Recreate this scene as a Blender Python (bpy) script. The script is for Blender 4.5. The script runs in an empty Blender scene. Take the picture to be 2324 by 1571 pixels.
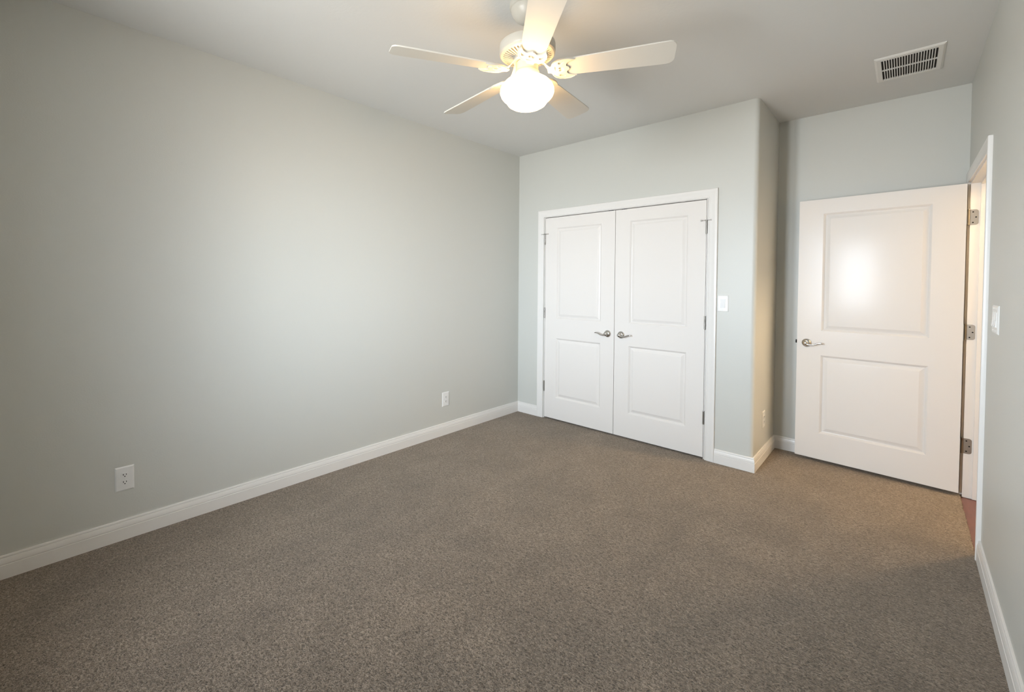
import bpy, bmesh, math, random
from mathutils import Vector, Matrix
PI = math.pi
random.seed(7)
SC = bpy.context.scene
COL = SC.collection

# ------------------------------------------------------------------ camera
FPX, PPX, PPY = 1003.26, 1070.1, 663.05
cam_d = bpy.data.cameras.new('camera')
cam = bpy.data.objects.new('camera', cam_d); COL.objects.link(cam)
yaw, pit, rol = math.radians(44.4087), math.radians(-1.2587), math.radians(0.2935)
fw = Vector((-math.sin(yaw)*math.cos(pit), math.cos(yaw)*math.cos(pit), math.sin(pit)))
rt = Vector((math.cos(yaw), math.sin(yaw), 0)); up = rt.cross(fw)
r2 = math.cos(rol)*rt + math.sin(rol)*up; u2 = -math.sin(rol)*rt + math.cos(rol)*up
M = Matrix.Identity(4)
for i in range(3):
    M[i][0] = r2[i]; M[i][1] = u2[i]; M[i][2] = -fw[i]
M.translation = Vector((2.9756, -3.7631, 1.3898))
cam.matrix_world = M
cam_d.sensor_fit = 'HORIZONTAL'; cam_d.sensor_width = 36
cam_d.lens = 36*FPX/2324
cam_d.shift_x = (2324/2-PPX)/2324
cam_d.shift_y = (PPY-1571/2)/2324
cam_d.clip_start = 0.02
SC.camera = cam

# ------------------------------------------------------------------ world, view, lights
SC.view_settings.view_transform = 'Standard'; SC.view_settings.look = 'None'
SC.view_settings.gamma = 1; SC.view_settings.use_curve_mapping = False
SC.view_settings.exposure = 0.0
w = bpy.data.worlds.new('World'); SC.world = w; w.use_nodes = True
def build_sky(nt):
    # bright horizon, darker ground; overhead and far sides dimmed to shape the room light
    L = nt.links.new; bg = nt.nodes['Background']; tc = nt.nodes.new('ShaderNodeTexCoord')
    sp = nt.nodes.new('ShaderNodeSeparateXYZ'); L(tc.outputs['Generated'], sp.inputs[0])
    mr = nt.nodes.new('ShaderNodeMapRange'); mr.inputs['From Min'].default_value = -1; mr.inputs['From Max'].default_value = 1; L(sp.outputs['Z'], mr.inputs['Value'])
    r = nt.nodes.new('ShaderNodeValToRGB'); L(mr.outputs[0], r.inputs['Fac'])
    cols = [(-1, .18, 1), (-.5, .30, 1), (-.25, .64, .8), (-.08, .94, .4), (0, 1, 0), (.25, .95, 0), (.42, .58, 0), (.6, .30, 0), (1, .15, 0)]
    e = r.color_ramp.elements
    for i, (z, v, g) in enumerate(cols):
        c = (v*(.80+.12*g), v*(.895+.02*g), v*(1-.10*g), 1); p = (z+1)/2
        if i == 0: e[0].position = p; e[0].color = c
        elif i == 1: e[1].position = p; e[1].color = c
        else: q = e.new(p); q.color = c
    mx = nt.nodes.new('ShaderNodeMapRange'); mx.inputs['From Min'].default_value = -1; mx.inputs['From Max'].default_value = 1; L(sp.outputs['X'], mx.inputs['Value'])
    az = nt.nodes.new('ShaderNodeValToRGB'); L(mx.outputs[0], az.inputs['Fac']); e = az.color_ramp.elements
    for i, (x, v) in enumerate([(-1, .06), (-.5, .42), (-.25, .53), (-.1, .45), (.1, .50), (.3, .58), (.5, .56), (.66, .40), (.82, .14), (.93, .07), (1, .04)]):
        p = (x+1)/2
        if i < 2: e[i].position = p; e[i].color = (v, v, v, 1)
        else: q = e.new(p); q.color = (v, v, v, 1)
    m = nt.nodes.new('ShaderNodeMath'); m.operation = 'MULTIPLY'; L(az.outputs[0], m.inputs[0]); m.inputs[1].default_value = SKY_STRENGTH
    L(r.outputs['Color'], bg.inputs['Color']); L(m.outputs[0], bg.inputs['Strength'])
SKY_STRENGTH = 176.0
build_sky(w.node_tree)

H = 2.74
W, D, XR, YB = 2.2007, 0.709, 3.2726, -4.06      # bump corner x, recess depth, right wall x, window wall y
WX0, WX1, WZ0, WZ1 = 1.22, 1.96, 0.74, 2.24      # window opening
def area(name, loc, rot, sx, sy, power, col, spread=180):
    l = bpy.data.lights.new(name, 'AREA'); l.shape = 'RECTANGLE'; l.size = sx; l.size_y = sy
    l.energy = power; l.color = col; l.spread = math.radians(spread)
    o = bpy.data.objects.new(name, l); o.location = loc; o.rotation_euler = rot; COL.objects.link(o); return o
portal = area('window_portal', ((WX0+WX1)/2, YB-0.115, (WZ0+WZ1)/2), (PI/2, 0, 0), WX1-WX0, WZ1-WZ0, 1, (1, 1, 1))
portal.data.cycles.is_portal = True                      # guides the sampling of the sky through the window, emits nothing itself
def point(name, loc, power, col, rad):
    l = bpy.data.lights.new(name, 'POINT'); l.energy = power; l.color = col; l.shadow_soft_size = rad
    o = bpy.data.objects.new(name, l); o.location = loc; COL.objects.link(o); return o
point('hall_lamp_light', (3.86, 0.56, 2.36), 115, (1.0, 0.72, 0.42), 0.09)

# ------------------------------------------------------------------ materials
def mat(name, col, rough=0.5, spec=0.5, metal=0.0):
    m = bpy.data.materials.new(name); m.use_nodes = True
    b = m.node_tree.nodes['Principled BSDF']
    b.inputs['Base Color'].default_value = (*col, 1); b.inputs['Roughness'].default_value = rough
    b.inputs['Specular IOR Level'].default_value = spec; b.inputs['Metallic'].default_value = metal
    return m
def add_bump(m, scale, strength, dist=0.001, detail=2, rough=.5):
    nt = m.node_tree; b = nt.nodes['Principled BSDF']
    tc = nt.nodes.new('ShaderNodeTexCoord'); n = nt.nodes.new('ShaderNodeTexNoise'); bp = nt.nodes.new('ShaderNodeBump')
    n.inputs['Scale'].default_value = scale; n.inputs['Detail'].default_value = detail; n.inputs['Roughness'].default_value = rough
    bp.inputs['Strength'].default_value = strength; bp.inputs['Distance'].default_value = dist
    nt.links.new(tc.outputs['Object'], n.inputs['Vector']); nt.links.new(n.outputs['Fac'], bp.inputs['Height'])
    nt.links.new(bp.outputs['Normal'], b.inputs['Normal']); return m
m_wall = add_bump(mat('wall_paint', (.60, .605, .565), .42, .45), 140, .25, .0012)
m_ceil = add_bump(mat('ceiling_paint', (.75, .755, .735), .8, .3), 60, .3, .002, 3)
m_trim = mat('trim_paint', (.80, .782, .75), .32, .4)
m_door = mat('door_paint', (.80, .768, .730), .21, .15)
def door_grain(m):
    # embossed wood grain: long low ridges running up the door
    nt = m.node_tree; b = nt.nodes['Principled BSDF']; L = nt.links.new
    tc = nt.nodes.new('ShaderNodeTexCoord'); mp = nt.nodes.new('ShaderNodeMapping'); mp.inputs['Scale'].default_value = (60, 60, 9)
    n = nt.nodes.new('ShaderNodeTexNoise'); n.inputs['Scale'].default_value = 1.0; n.inputs['Detail'].default_value = 4; n.inputs['Roughness'].default_value = .6
    bp = nt.nodes.new('ShaderNodeBump'); bp.inputs['Strength'].default_value = .16; bp.inputs['Distance'].default_value = .0012
    L(tc.outputs['Object'], mp.inputs['Vector']); L(mp.outputs['Vector'], n.inputs['Vector']); L(n.outputs['Fac'], bp.inputs['Height']); L(bp.outputs['Normal'], b.inputs['Normal'])
door_grain(m_door)
m_plate = mat('plate_plastic', (.80, .80, .78), .3, .5)
m_rocker = mat('rocker_plastic', (.66, .655, .64), .3, .5)
m_fan = mat('fan_paint', (.58, .555, .49), .35, .5)
m_blade = mat('blade_laminate', (.68, .655, .59), .38, .5)
m_dark = mat('dark_gap', (.012, .011, .010), .8, .2)
m_duct = mat('duct_dark', (.035, .030, .025), .8, .2)
m_nickel = mat('satin_nickel', (.60, .585, .56), .25, .5, 1.0)
m_hinge = mat('hinge_nickel', (.36, .345, .32), .38, .5, 1.0)
m_rubber = mat('rubber_tip', (.55, .53, .5), .6, .3)
m_vent = mat('vent_paint', (.80, .79, .75), .35, .5)
m_hallw = mat('hall_paint', (.66, .63, .56), .6, .4)
m_vinyl = mat('window_vinyl', (.85, .85, .85), .35, .5)

def carpet_mat():
    m = bpy.data.materials.new('carpet_fibre'); m.use_nodes = True; nt = m.node_tree; L = nt.links.new
    b = nt.nodes['Principled BSDF']; b.inputs['Roughness'].default_value = 1; b.inputs['Specular IOR Level'].default_value = .1
    b.inputs['Sheen Weight'].default_value = .5; b.inputs['Sheen Roughness'].default_value = .5; b.inputs['Sheen Tint'].default_value = (1, .9, .78, 1)
    tc = nt.nodes.new('ShaderNodeTexCoord')
    def noise(scale, detail, rough=.5, dist=0, vec=None, sc=None, rot=0):
        v = tc.outputs['Object']
        if sc:
            mp = nt.nodes.new('ShaderNodeMapping'); mp.inputs['Scale'].default_value = sc; mp.inputs['Rotation'].default_value = (0, 0, rot)
            L(v, mp.inputs['Vector']); v = mp.outputs['Vector']
        n = nt.nodes.new('ShaderNodeTexNoise'); n.inputs['Scale'].default_value = scale; n.inputs['Detail'].default_value = detail
        n.inputs['Roughness'].default_value = rough; n.inputs['Distortion'].default_value = dist
        L(v, n.inputs['Vector']); return n.outputs['Fac']
    def math_(op, a, c=None, v=None):
        n = nt.nodes.new('ShaderNodeMath'); n.operation = op; L(a, n.inputs[0])
        if c is not None: L(c, n.inputs[1])
        if v is not None: n.inputs[1].default_value = v
        return n.outputs[0]
    fine = noise(78, 3, .6, 1.2, sc=(1, 1.8, 1), rot=.7)
    fine2 = noise(190, 2, .5, .6, sc=(1, 1.6, 1), rot=-.3)
    mid = noise(7, 3, .6, .5, sc=(1, .55, 1), rot=.5)
    big = noise(1.5, 2, .5, .8)
    f = math_('ADD', math_('MULTIPLY', fine, v=.65), math_('MULTIPLY', fine2, v=.35))
    r = nt.nodes.new('ShaderNodeValToRGB'); L(f, r.inputs['Fac'])
    e = r.color_ramp.elements
    e[0].position = .36; e[0].color = (.016, .011, .007, 1); e[1].position = .64; e[1].color = (.42, .340, .266, 1)
    x = e.new(.45); x.color = (.105, .079, .057, 1); x = e.new(.53); x.color = (.224, .175, .132, 1)
    mr = nt.nodes.new('ShaderNodeMapRange'); mr.inputs['From Min'].default_value = .3; mr.inputs['From Max'].default_value = .7
    mr.inputs['To Min'].default_value = .64; mr.inputs['To Max'].default_value = 1.13
    L(math_('ADD', math_('MULTIPLY', mid, v=.5), math_('MULTIPLY', big, v=.5)), mr.inputs['Value'])
    mx = nt.nodes.new('ShaderNodeVectorMath'); mx.operation = 'SCALE'; L(r.outputs['Color'], mx.inputs[0]); L(mr.outputs['Result'], mx.inputs['Scale'])
    L(mx.outputs['Vector'], b.inputs['Base Color'])
    bp = nt.nodes.new('ShaderNodeBump'); bp.inputs['Strength'].default_value = 1.0; bp.inputs['Distance'].default_value = .010
    L(f, bp.inputs['Height']); L(bp.outputs['Normal'], b.inputs['Normal'])
    return m
m_carpet = carpet_mat()
def hall_floor_mat():
    m = mat('hall_wood', (.12, .045, .035), .35, .5); nt = m.node_tree; b = nt.nodes['Principled BSDF']
    tc = nt.nodes.new('ShaderNodeTexCoord'); mp = nt.nodes.new('ShaderNodeMapping'); mp.inputs['Scale'].default_value = (12, 1.2, 1)
    n = nt.nodes.new('ShaderNodeTexNoise'); n.inputs['Scale'].default_value = 8; n.inputs['Detail'].default_value = 4
    r = nt.nodes.new('ShaderNodeValToRGB'); r.color_ramp.elements[0].color = (.085, .032, .026, 1); r.color_ramp.elements[1].color = (.17, .07, .055, 1)
    nt.links.new(tc.outputs['Object'], mp.inputs['Vector']); nt.links.new(mp.outputs['Vector'], n.inputs['Vector'])
    nt.links.new(n.outputs['Fac'], r.inputs['Fac']); nt.links.new(r.outputs['Color'], b.inputs['Base Color']); return m
m_hallf = hall_floor_mat()
def globe_mat():
    m = bpy.data.materials.new('opal_glass_lit'); m.use_nodes = True; b = m.node_tree.nodes['Principled BSDF']
    b.inputs['Base Color'].default_value = (.9, .88, .82, 1); b.inputs['Roughness'].default_value = .2
    b.inputs['Emission Color'].default_value = (1.0, .61, .25, 1); b.inputs['Emission Strength'].default_value = 19
    return m
m_globe = globe_mat()
def glass_mat():
    m = bpy.data.materials.new('window_glass'); m.use_nodes = True; nt = m.node_tree
    for n in list(nt.nodes):
        if n.type == 'BSDF_PRINCIPLED': nt.nodes.remove(n)
    out = nt.nodes['Material Output']
    t = nt.nodes.new('ShaderNodeBsdfTransparent'); g = nt.nodes.new('ShaderNodeBsdfGlossy'); g.inputs['Roughness'].default_value = .02
    f = nt.nodes.new('ShaderNodeFresnel'); f.inputs['IOR'].default_value = 1.45; mx = nt.nodes.new('ShaderNodeMixShader')
    gm = nt.nodes.new('ShaderNodeNewGeometry'); k = nt.nodes.new('ShaderNodeMath'); k.operation = 'SUBTRACT'; k.inputs[0].default_value = 1
    nt.links.new(gm.outputs['Backfacing'], k.inputs[1]); k2 = nt.nodes.new('ShaderNodeMath'); k2.operation = 'MULTIPLY'
    nt.links.new(f.outputs[0], k2.inputs[0]); nt.links.new(k.outputs[0], k2.inputs[1])      # reflect at the entry face only
    nt.links.new(k2.outputs[0], mx.inputs[0]); nt.links.new(t.outputs[0], mx.inputs[1]); nt.links.new(g.outputs[0], mx.inputs[2])
    nt.links.new(mx.outputs[0], out.inputs['Surface']); return m
m_glass = glass_mat()

# ------------------------------------------------------------------ helpers
def link(name, bm, mats, parent=None, smooth=None, mw=None):
    bmesh.ops.recalc_face_normals(bm, faces=bm.faces[:])
    me = bpy.data.meshes.new(name); bm.to_mesh(me); bm.free()
    for m in (mats if isinstance(mats, (list, tuple)) else [mats]): me.materials.append(m)
    o = bpy.data.objects.new(name, me); COL.objects.link(o)
    if parent: o.parent = parent
    if mw is not None: o.matrix_local = mw
    if smooth is not None:
        for p in me.polygons: p.use_smooth = True
        me.set_sharp_from_angle(angle=math.radians(smooth))
    return o
def box(bm, x0, x1, y0, y1, z0, z1, bev=0, mi=0, seg=2):
    vs = [bm.verts.new((x, y, z)) for x in (x0, x1) for y in (y0, y1) for z in (z0, z1)]
    fs = [bm.faces.new([vs[i] for i in q]) for q in ((0,1,3,2),(4,6,7,5),(0,4,5,1),(2,3,7,6),(0,2,6,4),(1,5,7,3))]
    for f in fs: f.material_index = mi
    if bev:
        es = list({e for f in fs for e in f.edges})
        bmesh.ops.bevel(bm, geom=es, offset=bev, segments=seg, affect='EDGES', profile=.5)
def prism(bm, pts, z0, z1, mi=0):
    a = [bm.verts.new((x, y, z0)) for x, y in pts]; b = [bm.verts.new((x, y, z1)) for x, y in pts]
    n = len(pts)
    for i in range(n): bm.faces.new((a[i], a[(i+1) % n], b[(i+1) % n], b[i])).material_index = mi
    bm.faces.new(a[::-1]).material_index = mi; bm.faces.new(b).material_index = mi
def lathe(bm, prof, n=48, axis=None, mi=0):
    rings = []
    for r, z in prof:
        if r < 1e-6: rings.append([bm.verts.new((0, 0, z))])
        else: rings.append([bm.verts.new((r*math.cos(2*PI*i/n), r*math.sin(2*PI*i/n), z)) for i in range(n)])
    new = [v for r in rings for v in r]
    for a, b in zip(rings, rings[1:]):
        for i in range(n):
            j = (i+1) % n
            if len(a) == 1 and len(b) == 1: continue
            if len(a) == 1: f = bm.faces.new((a[0], b[i], b[j]))
            elif len(b) == 1: f = bm.faces.new((a[i], b[0], a[j]))
            else: f = bm.faces.new((a[i], b[i], b[j], a[j]))
            f.material_index = mi
    for r in (rings[0], rings[-1]):
        if len(r) > 1: bm.faces.new(r).material_index = mi
    if axis is not None: bmesh.ops.transform(bm, matrix=axis, verts=new)
def tube(bm, pts, rad, n=12, flat=1.0, mi=0):
    # pts: Vectors, rad: list; flat squashes along the local binormal
    rings = []
    for i, p in enumerate(pts):
        t = (pts[min(i+1, len(pts)-1)]-pts[max(i-1, 0)]).normalized()
        ref = Vector((0, 1, 0)) if abs(t.y) < .9 else Vector((0, 0, 1))
        a = t.cross(ref).normalized(); b = t.cross(a).normalized()
        r = rad[i] if isinstance(rad, list) else rad
        rings.append([bm.verts.new(p + a*r*flat*math.cos(2*PI*k/n) + b*r*math.sin(2*PI*k/n)) for k in range(n)])
    for a, b in zip(rings, rings[1:]):
        for k in range(n): bm.faces.new((a[k], a[(k+1) % n], b[(k+1) % n], b[k])).material_index = mi
    bm.faces.new(rings[0]); bm.faces.new(rings[-1])
def sweep(bm, path, prof, fmap):
    # path: 2-D points; prof: (offset to the left of the path, height); mitred corners
    P = [Vector(p) for p in path]; offs = []
    for i, p in enumerate(P):
        ns = []
        if i > 0: d = (p-P[i-1]).normalized(); ns.append(Vector((-d.y, d.x)))
        if i < len(P)-1: d = (P[i+1]-p).normalized(); ns.append(Vector((-d.y, d.x)))
        n = sum(ns, Vector((0, 0))).normalized(); n = n/(n.dot(ns[0])); offs.append(n)
    rings = [[bm.verts.new(fmap(p.x+n.x*o, p.y+n.y*o, h)) for o, h in prof] for p, n in zip(P, offs)]
    m = len(prof)
    for a, b in zip(rings, rings[1:]):
        for k in range(m): bm.faces.new((a[k], a[(k+1) % m], b[(k+1) % m], b[k]))
    bm.faces.new(rings[0][::-1]); bm.faces.new(rings[-1])
def struct(o): o['kind'] = 'structure'; return o
def thing(name, label, cat, loc, rot=(0, 0, 0), group=None):
    o = bpy.data.objects.new(name, None); COL.objects.link(o); o.location = loc; o.rotation_euler = rot
    o['label'] = label; o['category'] = cat; o.empty_display_size = .1
    if group: o['group'] = group
    return o
def sroot(name, loc, rot=(0, 0, 0)):
    o = bpy.data.objects.new(name, None); COL.objects.link(o); o.location = loc; o.rotation_euler = rot; o['kind'] = 'structure'
    o.empty_display_size = .1; return o

# ------------------------------------------------------------------ room shell
T = .12
CX0, CX1, CZ = .335, 1.869, 2.062          # closet rough opening
EY0, EY1, EZ = -.345, .595, 2.067          # entry rough opening (y, z)
bm = bmesh.new(); box(bm, -T, 0, YB-T, D+T, -.02, H); struct(link('wall_left', bm, m_wall))
bm = bmesh.new()
box(bm, 0, CX0, 0, T, -.02, H); box(bm, CX0, CX1, 0, T, CZ, H)
R = .030; arc = [(W-R+R*math.sin(a), R-R*math.cos(a)) for a in [PI/2*i/8 for i in range(9)]]
prism(bm, [(CX1, 0)]+arc+[(W, D), (W-T, D), (W-T, T), (CX1, T)], .107, H)     # rounded corner above the baseboard
prism(bm, [(CX1, 0), (W, 0), (W, D), (W-T, D), (W-T, T), (CX1, T)], -.02, .107)
struct(link('wall_closet', bm, m_wall, smooth=25))
bm = bmesh.new(); box(bm, 0, XR, D, D+T, -.02, H); struct(link('wall_far', bm, m_wall))
bm = bmesh.new()
box(bm, XR, XR+T, YB-T, EY0, -.02, H); box(bm, XR, XR+T, EY0, EY1, EZ, H); box(bm, XR, XR+T, EY1, D+T, -.02, H)
struct(link('wall_right', bm, m_wall))
bm = bmesh.new()
box(bm, 0, WX0, YB-T, YB, -.02, H); box(bm, WX1, XR, YB-T, YB, -.02, H)
box(bm, WX0, WX1, YB-T, YB, -.02, WZ0); box(bm, WX0, WX1, YB-T, YB, WZ1, H)
struct(link('wall_back', bm, m_wall))
bm = bmesh.new(); box(bm, -T, 5.0, YB-T, 2.4, H, H+.1); struct(link('ceiling', bm, m_ceil))
# carpet: fine frayed edge along the doorway
bm = bmesh.new()
edge = [(3.262+random.uniform(-.003, .003), -.33+.91*i/180) for i in range(181)]
prism(bm, [(0, YB), (XR, YB), (XR, -.33)]+edge+[(XR, .58), (XR, D), (0, D)], -.03, 0)
struct(link('floor', bm, m_carpet))
bm = bmesh.new(); box(bm, 3.2, 5.0, -2.2, 2.4, -.06, -.014); struct(link('floor_hall', bm, m_hallf))
bm = bmesh.new(); box(bm, 4.45, 4.57, -2.2, 2.4, -.02, H); struct(link('wall_hall', bm, m_hallw))
bm = bmesh.new(); box(bm, XR+T, 4.45, -2.2, -2.08, -.02, H); struct(link('wall_hall_near', bm, m_hallw))
bm = bmesh.new(); box(bm, XR+T, 4.45, 2.0, 2.12, -.02, H); box(bm, XR, XR+T, D+T, 2.0, -.02, H); struct(link('wall_hall_far', bm, m_hallw))

# baseboards
BH = .108
BP = [(0, -.01), (.0145, -.01), (.0145, .064), (.0118, .0655), (.0118, .0685), (.0138, .070), (.0135, .078), (.0105, .090), (.0092, .0945),
      (.0064, .0955), (.0064, .0978), (.0086, .0990), (.0085, .1035), (.0065, .107), (.003, .108), (0, .108)]
xy = lambda x, y, h: (x, y, h)
def baseboard(name, path):
    bm = bmesh.new(); sweep(bm, path, BP, xy); struct(link(name, bm, m_trim, smooth=40))
CAO0, CAO1 = .262, 1.942          # closet casing outer x
EAO0, EAO1 = -.412, .660          # entry casing outer y
baseboard('baseboard_left', [(CAO0, 0), (0, 0), (0, YB)])
baseboard('baseboard_closet', [(XR, EAO1), (XR, D), (W, D), (W, 0), (CAO1, 0)])
baseboard('baseboard_right', [(XR, YB), (XR, EAO0)])
baseboard('baseboard_back', [(0, YB), (XR, YB)])

# door casings (offset, protrusion), inner edge -> outer edge
CW = .070
CP = [(0, 0), (0, .011), (.002, .013), (.008, .013), (.010, .0110), (.013, .0110), (.016, .0135), (.022, .0145), (.046, .0155), (.050, .0175), (.064, .018),
      (.068, .017), (.070, .014), (.070, 0)]
def casing(name, path, fmap):
    bm = bmesh.new(); sweep(bm, path, CP, fmap); return struct(link(name, bm, m_trim, smooth=40))
cl0, cl1, clz = CAO0+CW, CAO1-CW, 2.055
# left normal must point outward: going up the left side it does
casing('trim_1', [(cl0, 0.001), (cl0, clz), (cl1, clz), (cl1, 0.001)], lambda s, z, h: (s, -h, z))
e0, e1, ez = EAO0+CW, EAO1-CW, 2.058
casing('trim_2', [(e0, 0.001), (e0, ez), (e1, ez), (e1, 0.001)], lambda s, z, h: (XR-h, s, z))
casing('trim_3', [(e0, -.013), (e0, ez), (e1, ez), (e1, -.013)], lambda s, z, h: (XR+T+h, s, z))
# jambs
bm = bmesh.new()
jx0, jx1 = CX0+.002, CX1-.002
box(bm, jx0, jx0+.006, .0, T, .001, 2.052); box(bm, jx1-.006, jx1, 0, T, .001, 2.052); box(bm, jx0, jx1, 0, T, 2.0520, 2.058)
box(bm, jx0+.006, jx0+.018, .040, .052, .001, 2.05); box(bm, jx1-.018, jx1-.006, .040, .052, .001, 2.05); box(bm, jx0+.006, jx1-.006, .040, .052, 2.038, 2.05)
struct(link('trim_4', bm, m_trim))
bm = bmesh.new()
JY0, JY1 = -.327, .577
box(bm, XR-.001, XR+T+.001, EY0+.001, JY0, -.012, 2.05); box(bm, XR-.001, XR+T+.001, JY1, EY1-.001, -.012, 2.05); box(bm, XR-.001, XR+T+.001, EY0+.001, EY1-.001, 2.05, EZ-.001)
box(bm, XR+.042, XR+.076, JY0, JY0+.011, -.012, 2.05, .002); box(bm, XR+.042, XR+.076, JY1-.011, JY1, -.012, 2.05, .002)
box(bm, XR+.042, XR+.076, JY0, JY1, 2.039, 2.05)
struct(link('trim_5', bm, m_trim))

# ------------------------------------------------------------------ window in the wall behind the camera
wr = sroot('window_1', ((WX0+WX1)/2, YB, (WZ0+WZ1)/2))
ww, wh = (WX1-WX0)/2, (WZ1-WZ0)/2
def ring(bm, x0, x1, z0, z1, y0, y1, t):
    box(bm, x0, x0+t, y0, y1, z0, z1); box(bm, x1-t, x1, y0, y1, z0, z1)
    box(bm, x0+t, x1-t, y0, y1, z0, z0+t); box(bm, x0+t, x1-t, y0, y1, z1-t, z1)
bm = bmesh.new(); ring(bm, -ww, ww, -wh, wh, -.11, -.045, .04); box(bm, -.03, .03, -.11, -.045, -wh+.04, wh-.04); link('window_frame', bm, m_vinyl, wr)
for s in (-1, 1):
    a, b = (.03, ww-.04) if s > 0 else (-ww+.04, -.03)
    for z0, z1, y in ((-wh+.04, .02, -.07), (-.02, wh-.04, -.09)):
        bm = bmesh.new(); ring(bm, a, b, z0, z1, y, y+.02, .035); sa = link('sash', bm, m_vinyl, wr)
        bm = bmesh.new(); box(bm, a+.035, b-.035, y+.008, y+.012, z0+.035, z1-.035); link('pane', bm, m_glass, sa)
bm = bmesh.new(); box(bm, -ww-.03, ww+.03, -.045, .03, -wh-.02, -wh+.004, .004); link('window_sill', bm, m_trim, wr)

# ------------------------------------------------------------------ doors
PROF = [(0, 0), (.002, -.0015), (.006, -.0045), (.010, -.0095), (.013, -.0130), (.016, -.0138), (.020, -.0128), (.028, -.0090), (.041, -.0028), (.044, -.0018), (.046, -.0016)]
def slab(name, w, z0, z1, panels, parent, th=.035):
    """slab in local x 0..w, visible face at y=0 looking to -y, panels = (x0, x1, z0, z1)"""
    bm = bmesh.new()
    xs = sorted({0, w} | {p for q in panels for p in q[:2]}); zs = sorted({z0, z1} | {p for q in panels for p in q[2:]})
    def inp(a, b, c, d): return any(abs(a-p[0]) < 1e-6 and abs(b-p[1]) < 1e-6 and c >= p[2]-1e-6 and d <= p[3]+1e-6 for p in panels)
    for side in (0, 1):
        yy = 0 if side == 0 else th; sg = (1 if side == 0 else -1)*(1 if th > 0 else -1)
        for a, b in zip(xs, xs[1:]):
            for c, d in zip(zs, zs[1:]):
                if not inp(a, b, c, d):
                    bm.faces.new([bm.verts.new(v) for v in ((a, yy, c), (b, yy, c), (b, yy, d), (a, yy, d))])
        for x0, x1, c0, c1 in panels:
            rings = []
            for o, dp in PROF:
                rings.append([bm.verts.new((x, yy-sg*dp, z)) for x, z in ((x0+o, c0+o), (x1-o, c0+o), (x1-o, c1-o), (x0+o, c1-o))])
            for r, q in zip(rings, rings[1:]):
                for k in range(4): bm.faces.new((r[k], r[(k+1) % 4], q[(k+1) % 4], q[k]))
            bm.faces.new(rings[-1])
    for (x0, x1, c0, c1) in ((0, w, z0, z0), (0, w, z1, z1)): bm.faces.new([bm.verts.new(v) for v in ((x0, 0, c0), (x1, 0, c0), (x1, th, c0), (x0, th, c0))])
    for x in (0, w): bm.faces.new([bm.verts.new(v) for v in ((x, 0, z0), (x, th, z0), (x, th, z1), (x, 0, z1))])
    bmesh.ops.remove_doubles(bm, verts=bm.verts[:], dist=1e-5)
    return link(name, bm, m_door, parent, smooth=16)
def lever(parent, x, z, sgn, y=0.0):
    """sgn: direction the lever runs in local x; face looks to -y"""
    h = bpy.data.objects.new('door_handle', None); COL.objects.link(h); h.parent = parent; h.location = (x, y, z); h.empty_display_size = .03
    bm = bmesh.new()
    lathe(bm, [(.0325, 0), (.0330, .003), (.032, .007), (.029, .012), (.024, .0165), (.018, .0195), (.0155, .020), (.0, .020)], 40, Matrix.Rotation(PI/2, 4, 'X'))
    link('rose', bm, m_nickel, h, smooth=40)
    bm = bmesh.new()
    lathe(bm, [(.0150, .015), (.0130, .024), (.0130, .032), (.0170, .038), (.0180, .044), (.0155, .050), (.008, .054), (0, .055)], 32, Matrix.Rotation(PI/2, 4, 'X'))
    pts = []; ctrl = [(0, -.003, .0085), (.012, -.007, .0085), (.026, -.0105, .0075), (.042, -.0115, .0062), (.058, -.0075, .0058), (.074, .0005, .0058), (.090, .0060, .0056), (.103, .0060, .0050), (.112, .0035, .0040), (.115, .002, .002)]
    for cx, cz, r in ctrl: pts.append(Vector((sgn*cx*.95, -.044, cz)))
    tube(bm, pts, [c[2] for c in ctrl], 16)
    link('lever', bm, m_nickel, h, smooth=50)
    return h
def hinge(parent, x, y, z, stop=0, leafs=None):
    bm = bmesh.new()
    lathe(bm, [(0, -.0535), (.003, -.053), (.0045, -.0505), (.0062, -.0500), (.0062, -.0305), (.0056, -.030), (.0062, -.0295), (.0062, -.0105), (.0056, -.010), (.0062, -.0095), (.0062, .0105), (.0056, .010), (.0062, .0115),
               (.0062, .0305), (.0056, .031), (.0062, .0315), (.0062, .0500), (.0072, .051), (.0065, .054), (0, .055)], 20, Matrix.Translation((x, y, z)))
    if leafs: leafs(bm)
    hg = link('hinge', bm, m_hinge, parent, smooth=40)
    if stop:
        bm = bmesh.new(); zz = z+.054
        tube(bm, [Vector((x-.034, y-.010, zz)), Vector((x+.034, y-.010, zz))], .0025, 10)
        lathe(bm, [(.0085, -.004), (.009, .004), (.0055, .006), (0, .006)], 20, Matrix.Translation((x, y, zz)))
        lathe(bm, [(0, -.004), (.006, -.003), (.007, .006), (0, .007)], 16, Matrix.Translation((x-.034, y-.008, zz)) @ Matrix.Rotation(-PI/2, 4, 'Y'), 1)
        lathe(bm, [(0, -.004), (.006, -.003), (.007, .006), (0, .007)], 16, Matrix.Translation((x+.034, y-.008, zz)) @ Matrix.Rotation(PI/2, 4, 'Y'), 1)
        tube(bm, [Vector((x, y, zz)), Vector((x, y-.010, zz))], .003, 10)
        link('hinge_pin_stop', bm, [m_hinge, m_rubber], hg, smooth=40)
    return hg
HZ = (.33, 1.08, 1.83)
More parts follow.
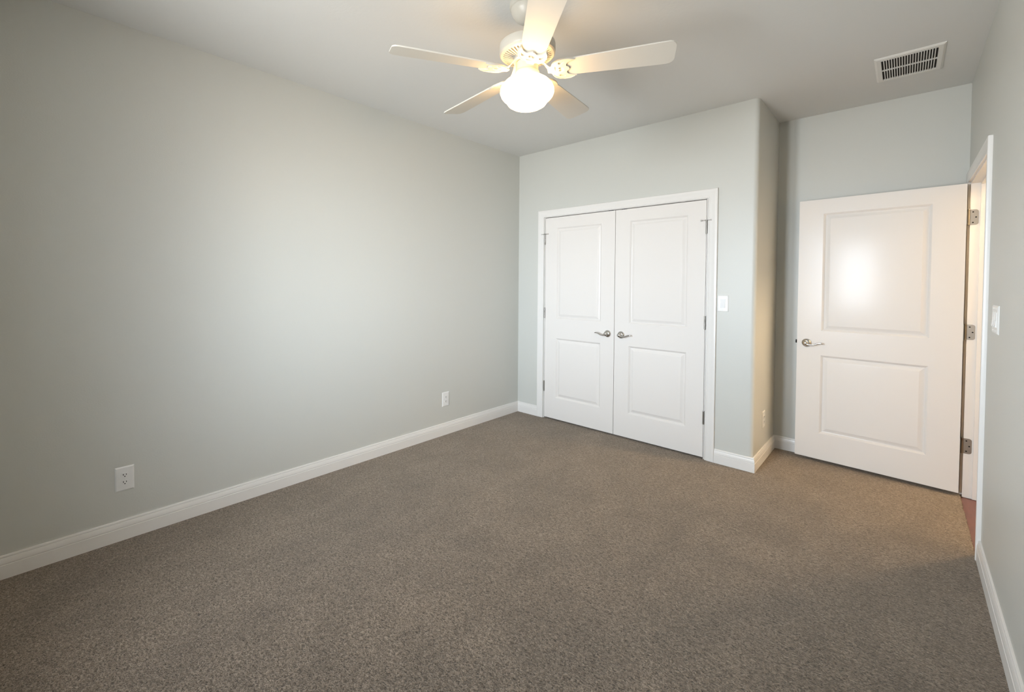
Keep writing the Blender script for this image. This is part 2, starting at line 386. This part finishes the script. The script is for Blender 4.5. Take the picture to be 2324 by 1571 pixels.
# closet pair: slab faces nearly flush with the wall
DZ0, DZ1 = .014, 2.0455
lx0, lx1, rx0, rx1 = .3455, 1.0995, 1.1035, 1.8575
for nm, a, b, hs in (('door_1', lx0, lx1, 0), ('door_2', rx0, rx1, 1)):
    r = sroot(nm, (a, .002, 0)); w_ = b-a
    slab('door_slab', w_, DZ0, DZ1, [(.134, w_-.134, 1.030, 1.940), (.134, w_-.134, .227, .832)], r)
    for z in HZ: hinge(r, -.0025 if hs == 0 else w_+.0025, -.0055, z, stop=(z == HZ[2]))
    lever(r, (w_-.062) if hs == 0 else .064, .925, -1 if hs == 0 else 1)
    bm = bmesh.new(); cx = (w_-.044) if hs == 0 else .075
    box(bm, cx-.020, cx+.020, .0005, .030, DZ1-.0005, DZ1+.0055); link('ball_catch', bm, m_dark, r)
# entry door, open against the recess: local x runs from the hinge to the latch, face looks to the room
ang = math.radians(-4.18)
hx, hy = 3.2532, .5276
er = sroot('door_3', (hx, hy, 0), (0, 0, PI+ang))
EW = .8885
# local +x runs towards the latch; the visible face looks along local +y, so the slab's depth runs to -y
bmx = slab('door_slab', EW, .023, 2.045, [(.153, EW-.152, 1.026, 1.935), (.153, EW-.152, .228, .837)], er, th=-.035)
h = lever(er, .825, .926, 1, 0); h.rotation_euler = (0, 0, PI); 
for z in HZ:
    bm = bmesh.new()
    # knuckle beside the slab edge, in world axes, converted into the door's frame afterwards
    lathe(bm, [(0, -.0535), (.0045, -.0505), (.0066, -.0500), (.0066, -.0305), (.006, -.030), (.0066, -.0295), (.0066, .0295), (.006, .030), (.0066, .0305), (.0066, .0500), (.0072, .051), (.0065, .054), (0, .055)], 20, Matrix.Translation((XR-.008, JY1-.006, z)))
    # jamb leaf with rounded corners, screws
    x0, x1, rr = XR-.006, XR+.036, .014
    pts = [(x0, z-.05), (x1-rr, z-.05)]+[(x1-rr+rr*math.sin(a), z-.05+rr-rr*math.cos(a)) for a in [PI/2*i/6 for i in range(1, 7)]]
    pts += [(x1-rr+rr*math.cos(a), z+.05-rr+rr*math.sin(a)) for a in [PI/2*i/6 for i in range(0, 7)]]+[(x0, z+.05)]
    va = [bm.verts.new((x, JY1-.0022, q)) for x, q in pts]; vb = [bm.verts.new((x, JY1+.0005, q)) for x, q in pts]
    bm.faces.new(va); bm.faces.new(vb)
    for i in range(len(pts)): bm.faces.new((va[i], va[(i+1) % len(pts)], vb[(i+1) % len(pts)], vb[i]))
    for sx, sz in ((XR+.012, .034), (XR+.025, 0), (XR+.012, -.034)):
        lathe(bm, [(0, 0), (.0042, 0), (.0042, .0008), (0, .0012)], 14, Matrix.Translation((sx, JY1-.0022, z+sz)) @ Matrix.Rotation(PI/2, 4, 'X'), 1)
    # edge leaf on the slab
    box(bm, hx+.0005, hx+.0025, hy+.002, hy+.034, z-.05, z+.05)
    bmesh.ops.transform(bm, matrix=(Matrix.Translation((hx, hy, 0)) @ Matrix.Rotation(PI+ang, 4, 'Z')).inverted(), verts=bm.verts[:])
    link('hinge', bm, [m_hinge, m_dark], er, smooth=40)
bm = bmesh.new(); box(bm, EW-.001, EW+.012, -.025, -.010, .918, .944, .002); link('latch_bolt', bm, m_dark, er)

# ------------------------------------------------------------------ outlets and switches (local: plate in x-z, faces -y)
def plate_mesh(w_, h_, holes=()):
    bm = bmesh.new()
    d = .0055; e = .006
    a = [bm.verts.new((x, 0, z)) for x, z in ((-w_/2, -h_/2), (w_/2, -h_/2), (w_/2, h_/2), (-w_/2, h_/2))]
    b = [bm.verts.new((x, -.002, z)) for x, z in ((-w_/2, -h_/2), (w_/2, -h_/2), (w_/2, h_/2), (-w_/2, h_/2))]
    c = [bm.verts.new((x, -d, z)) for x, z in ((-w_/2+e, -h_/2+e), (w_/2-e, -h_/2+e), (w_/2-e, h_/2-e), (-w_/2+e, h_/2-e))]
    for r, q in ((a, b), (b, c)):
        for k in range(4): bm.faces.new((r[k], r[(k+1) % 4], q[(k+1) % 4], q[k]))
    bm.faces.new(c); bm.faces.new(a[::-1]); return bm
def screw(bm, x, z):
    lathe(bm, [(0.0032, -.0005), (.0032, .0008), (.0022, .0014), (0, .0015)], 14, Matrix.Translation((x, -.0055, z)) @ Matrix.Rotation(PI/2, 4, 'X'))
def outlet(label, loc, rz):
    t = thing('wall_outlet', label, 'outlet', loc, (0, 0, rz))
    bm = plate_mesh(.083, .130); screw(bm, 0, 0); link('cover_plate', bm, m_plate, t)
    for sz in (-1, 1):
        bm = bmesh.new(); zc = sz*.0195
        pts = []
        for i in range(40):
            a = 2*PI*i/40; pts.append((.0172*math.cos(a), max(-.0125, min(.0125, .0172*math.sin(a)))))
        va = [bm.verts.new((x, -.0050, zc+z)) for x, z in pts]; vb = [bm.verts.new((x, -.0075, zc+z)) for x, z in pts]
        for i in range(40): bm.faces.new((va[i], va[(i+1) % 40], vb[(i+1) % 40], vb[i]))
        bm.faces.new(vb); bmesh.ops.remove_doubles(bm, verts=bm.verts[:], dist=1e-6)
        s = link('socket', bm, m_plate, t)
        bm = bmesh.new()
        box(bm, -.0078, -.0048, -.0079, -.0070, zc-.0010, zc+.0080); box(bm, .0050, .0078, -.0079, -.0070, zc-.0005, zc+.0070)
        lathe(bm, [(.0028, .0070), (.0028, .0079), (0, .0079)], 14, Matrix.Translation((0, 0, zc-.0068)) @ Matrix.Rotation(PI/2, 4, 'X'))
        link('slots', bm, m_dark, s)
    return t
outlet('white duplex outlet nearest the camera, low on the long left wall', (0, -3.383, .327), PI/2)
outlet('white duplex outlet low on the left wall, near the corner with the closet', (0, -1.058, .323), PI/2)
outlet('outlet edge-on, low on the short side wall beside the open door recess', (W, .315, .325), PI/2)
def switch(label, loc, rz, w_, n, rock=True):
    t = thing('light_switch', label, 'light switch', loc, (0, 0, rz))
    bm = plate_mesh(w_, .126)
    for k in range(n):
        xc = (k-(n-1)/2)*.046
        screw(bm, xc, .049); screw(bm, xc, -.049)
    link('cover_plate', bm, m_plate, t)
    for k in range(n):
        xc = (k-(n-1)/2)*.046
        bm = bmesh.new(); box(bm, xc-.0175, xc+.0175, -.0068, -.0045, -.0345, .0345, .0008); f = link('switch_frame', bm, m_plate, t)
        bm = bmesh.new()
        v = [bm.verts.new(p) for p in ((xc-.0155, -.0060, -.0320), (xc+.0155, -.0060, -.0320), (xc+.0155, -.0060, .0320), (xc-.0155, -.0060, .0320),
                                       (xc-.0150, -.0105, -.0315), (xc+.0150, -.0105, -.0315), (xc+.0150, -.0078, 0), (xc-.0150, -.0078, 0), (xc+.0150, -.0072, .0315), (xc-.0150, -.0072, .0315))]
        for q in ((4, 5, 6, 7), (7, 6, 8, 9), (0, 1, 5, 4), (2, 3, 9, 8), (1, 2, 8, 6, 5), (3, 0, 4, 7, 9)): bm.faces.new([v[i] for i in q])
        link('rocker', bm, m_rocker if rock else m_plate, f)
    return t
switch('white single rocker light switch on the wall right of the closet doors', (1.985, 0, 1.238), 0, .078, 1)
switch('white rocker light switch plate seen edge-on, on the right wall beside the entry doorway', (XR, -.70, 1.235), -PI/2, .172, 3, False)

# ------------------------------------------------------------------ ceiling air register
vx0, vx1, vy0, vy1 = 2.818, 3.118, -.155, .258
vt = thing('ceiling_vent', 'white rectangular air vent register with dark slots in the ceiling', 'vent', ((vx0+vx1)/2, (vy0+vy1)/2, H))
hw, hh = (vx1-vx0)/2, (vy1-vy0)/2; ow, oh = hw-.030, hh-.036
bm = bmesh.new()
fr = lambda a, b, z: [bm.verts.new(p) for p in ((-a, -b, z), (a, -b, z), (a, b, z), (-a, b, z))]
rings = [fr(hw, hh, 0), fr(hw, hh, -.003), fr(hw-.010, hh-.010, -.009), fr(ow, oh, -.010), fr(ow, oh, 0)]
for r, q in zip(rings, rings[1:]):
    for k in range(4): bm.faces.new((r[k], r[(k+1) % 4], q[(k+1) % 4], q[k]))
link('vent_frame', bm, m_vent, vt)
bm = bmesh.new(); box(bm, -ow, ow, -oh, oh, -.0012, -.0004); link('duct_backing', bm, m_duct, vt)
NS = 21
for k in range(1, NS):
    x = -ow + 2*ow*k/NS
    bm = bmesh.new(); box(bm, x-.0022, x+.0022, -oh, oh, -.0092, -.0015); link('slat', bm, m_vent, vt)
bm = bmesh.new(); box(bm, -ow, ow, -.0035, .0035, -.0098, -.002); link('cross_bar', bm, m_vent, vt)

# ------------------------------------------------------------------ ceiling fan
FX, FY = 1.646, -2.0276
fan = thing('ceiling_fan', 'white five-blade ceiling fan with scrolled blade irons and lit opal glass globe', 'ceiling fan', (FX, FY, H))
Z = lambda z: z-H
def fl(name, prof, m, n=64, parent=fan, smooth=35):
    bm = bmesh.new(); lathe(bm, [(r, Z(z)) for r, z in prof], n); return link(name, bm, m, parent, smooth=smooth)
fl('canopy', [(.086, 2.74), (.087, 2.725), (.085, 2.715), (.080, 2.712), (.079, 2.705), (.074, 2.690), (.060, 2.668), (.042, 2.655), (.022, 2.650), (.016, 2.648)], m_fan)
fl('downrod', [(.0127, 2.66), (.0127, 2.565)], m_fan, 24)
hous = fl('motor_housing', [(.020, 2.575), (.026, 2.562), (.034, 2.556), (.060, 2.552), (.128, 2.5445), (.1335, 2.541), (.135, 2.536), (.135, 2.503), (.131, 2.497), (.128, 2.497)], m_fan)
for k in range(3):
    a = math.radians(20+120*k)+PI; Mx = Matrix.Translation((.1345*math.cos(a), .1345*math.sin(a), Z(2.524))) @ Matrix.Rotation(a, 4, 'Z') @ Matrix.Rotation(PI/2, 4, 'Y')
    bm = bmesh.new(); lathe(bm, [(.0032, 0), (.0032, .0015), (0, .002)], 12, Mx); link('screw', bm, m_hinge, hous)
# vented bottom plate with radial slots
bm = bmesh.new(); NV = 42
rs = [(.045, 2.468), (.070, 2.4745), (.116, 2.486), (.128, 2.490), (.1335, 2.4965), (.130, 2.500)]
def pv(r, z, a): return bm.verts.new((r*math.cos(a), r*math.sin(a), Z(z)))
for k in range(NV):
    a0 = 2*PI*k/NV; am = a0+2*PI/NV*.42; a1 = 2*PI*(k+1)/NV
    for i in range(len(rs)-1):
        (ra, za), (rb, zb) = rs[i], rs[i+1]
        for s, (p, q) in enumerate(((a0, am), (am, a1))):
            if i == 1 and s == 0:
                lo = [pv(ra, za, p), pv(rb, zb, p), pv(rb, zb, q), pv(ra, za, q)]
                hi = [pv(ra, za+.012, p), pv(rb, zb+.012, p), pv(rb, zb+.012, q), pv(ra, za+.012, q)]
                for j in range(4): bm.faces.new((lo[j], lo[(j+1) % 4], hi[(j+1) % 4], hi[j]))
                f = bm.faces.new(hi); f.material_index = 1
            else:
                bm.faces.new([pv(ra, za, p), pv(rb, zb, p), pv(rb, zb, q), pv(ra, za, q)])
bmesh.ops.remove_doubles(bm, verts=bm.verts[:], dist=1e-6)
link('vent_plate', bm, [m_fan, m_duct], fan, smooth=30)
fl('flywheel', [(.066, 2.474), (.068, 2.468), (.066, 2.460), (.052, 2.458), (.050, 2.462)], m_fan)
fl('rotor_gap', [(.048, 2.470), (.048, 2.4555)], m_duct, 48)
sw = fl('switch_housing', [(.040, 2.470), (.050, 2.458), (.053, 2.455), (.0545, 2.450), (.0545, 2.417), (.0555, 2.414), (.0575, 2.412), (.0595, 2.404), (.0600, 2.390), (.058, 2.384), (.05, 2.383)], m_fan)
fl('light_globe', [(r_, z_-.006) for r_, z_ in ((.050, 2.392), (.060, 2.3895), (.072, 2.386), (.088, 2.379), (.107, 2.366), (.1225, 2.349), (.1295, 2.332), (.130, 2.318), (.1245, 2.303), (.114, 2.290), (.104, 2.2825), (.099, 2.278), (.098, 2.273),
    (.090, 2.262), (.074, 2.252), (.050, 2.245), (.025, 2.242), (0, 2.241))], m_globe, 72, smooth=60)
PITCH = math.radians(-12.5)
BZ = 2.412
def iron_mesh():
    cu = bpy.data.curves.new('tmp', 'CURVE'); cu.dimensions = '2D'; cu.fill_mode = 'BOTH'; cu.extrude = .0022; cu.bevel_depth = .0016; cu.bevel_resolution = 2
    def spl(pts, sharp=()):
        s = cu.splines.new('BEZIER'); s.bezier_points.add(len(pts)-1); s.use_cyclic_u = True; s.resolution_u = 8; pts = [(p[0]-.034, p[1]) for p in pts]
        for i, (bp, p) in enumerate(zip(s.bezier_points, pts)):
            bp.co = (p[0], p[1], 0); t = 'VECTOR' if i in sharp else 'AUTO'; bp.handle_left_type = t; bp.handle_right_type = t
    half = [(.135, .015), (.150, .020), (.160, .040), (.182, .058), (.212, .066), (.238, .065), (.262, .056), (.246, .050), (.226, .036), (.222, .020), (.232, .009), (.236, .000)]
    out = half + [(x, -y) for x, y in half[-2::-1]]
    n = len(out)
    spl(out, (0, 6, 11, 16, n-1))
    spl([(.185, .042), (.203, .052), (.214, .050), (.206, .040), (.196, .032)])
    spl([(.185, -.042), (.203, -.052), (.214, -.050), (.206, -.040), (.196, -.032)])
    spl([(.185, .010), (.204, .014), (.210, 0), (.204, -.014), (.185, -.010), (.190, 0)])
    o = bpy.data.objects.new('tmp', cu); COL.objects.link(o)
    dg = bpy.context.evaluated_depsgraph_get(); me = bpy.data.meshes.new_from_object(o.evaluated_get(dg)); me = me.copy()
    bpy.data.objects.remove(o); return me
iron_me = iron_mesh()
for k in range(5):
    a = .4662+k*2*PI/5
    root = Matrix.Rotation(a, 4, 'Z')
    # iron: fretted crescent plate + arm
    bm = bmesh.new(); bm.from_mesh(iron_me)
    # rim bead following the crescent
    rim = [(.158, .032), (.166, .046), (.182, .0575), (.212, .0655), (.238, .0645), (.258, .057)]
    for s in (-1, 1):
        tube(bm, [Vector((x-.034, s*y, -.0035)) for x, y in rim], [.003, .0034, .0036, .0036, .0034, .002], 10)
    bmesh.ops.transform(bm, matrix=Matrix.Rotation(PITCH, 4, 'X'), verts=bm.verts[:])
    bmesh.ops.translate(bm, vec=(0, 0, Z(BZ-.006)), verts=bm.verts[:])
    pts = [Vector((.052, 0, Z(2.461))), Vector((.066, 0, Z(2.457))), Vector((.080, 0, Z(2.444))), Vector((.094, 0, Z(2.424))), Vector((.110, 0, Z(2.408))), Vector((.135, 0, Z(2.404)))]
    rings = []; wd = [.034, .026, .020, .019, .022, .026]
    for p, wq in zip(pts, wd):
        rings.append([bm.verts.new(p+Vector(v)) for v in ((0, -wq, .0035), (0, -wq*.7, -.0035), (0, wq*.7, -.0035), (0, wq, .0035))])
    for r, q in zip(rings, rings[1:]):
        for j in range(4): bm.faces.new((r[j], r[(j+1) % 4], q[(j+1) % 4], q[j]))
    bm.faces.new(rings[0]); bm.faces.new(rings[-1])
    ir = link('blade_iron', bm, m_fan, fan, smooth=40, mw=root)
    # blade
    bm = bmesh.new(); outl = []
    r0, r1 = .132, .660; w0, w1, cr = .052, .070, .028
    def hwid(r): return w0+(w1-w0)*min(1, (r-r0)/(r1-r0)*1.15)
    side = [(r0+(r1-cr-r0)*i/14, hwid(r0+(r1-cr-r0)*i/14)) for i in range(15)]
    tip = [(r1-cr+cr*math.sin(t), w1-cr+cr*math.cos(t)) for t in [PI/2*i/8 for i in range(1, 9)]]
    half = [(r0, .030), (r0+.004, .044)]+side[1:]+tip
    outl = half+[(x, -y) for x, y in half[::-1]]
    va = [bm.verts.new((x, y, -.0030)) for x, y in outl]; vb = [bm.verts.new((x, y, .0030)) for x, y in outl]; n = len(outl)
    fa = bm.faces.new(va); fb = bm.faces.new(vb[::-1])
    for i in range(n): bm.faces.new((va[i], va[(i+1) % n], vb[(i+1) % n], vb[i]))
    es = list(fa.edges)+list(fb.edges); bmesh.ops.bevel(bm, geom=es, offset=.0012, segments=2, affect='EDGES')
    bmesh.ops.transform(bm, matrix=Matrix.Rotation(PITCH, 4, 'X'), verts=bm.verts[:])
    bmesh.ops.translate(bm, vec=(0, 0, Z(BZ)), verts=bm.verts[:])
    link('blade', bm, m_blade, fan, smooth=35, mw=root)
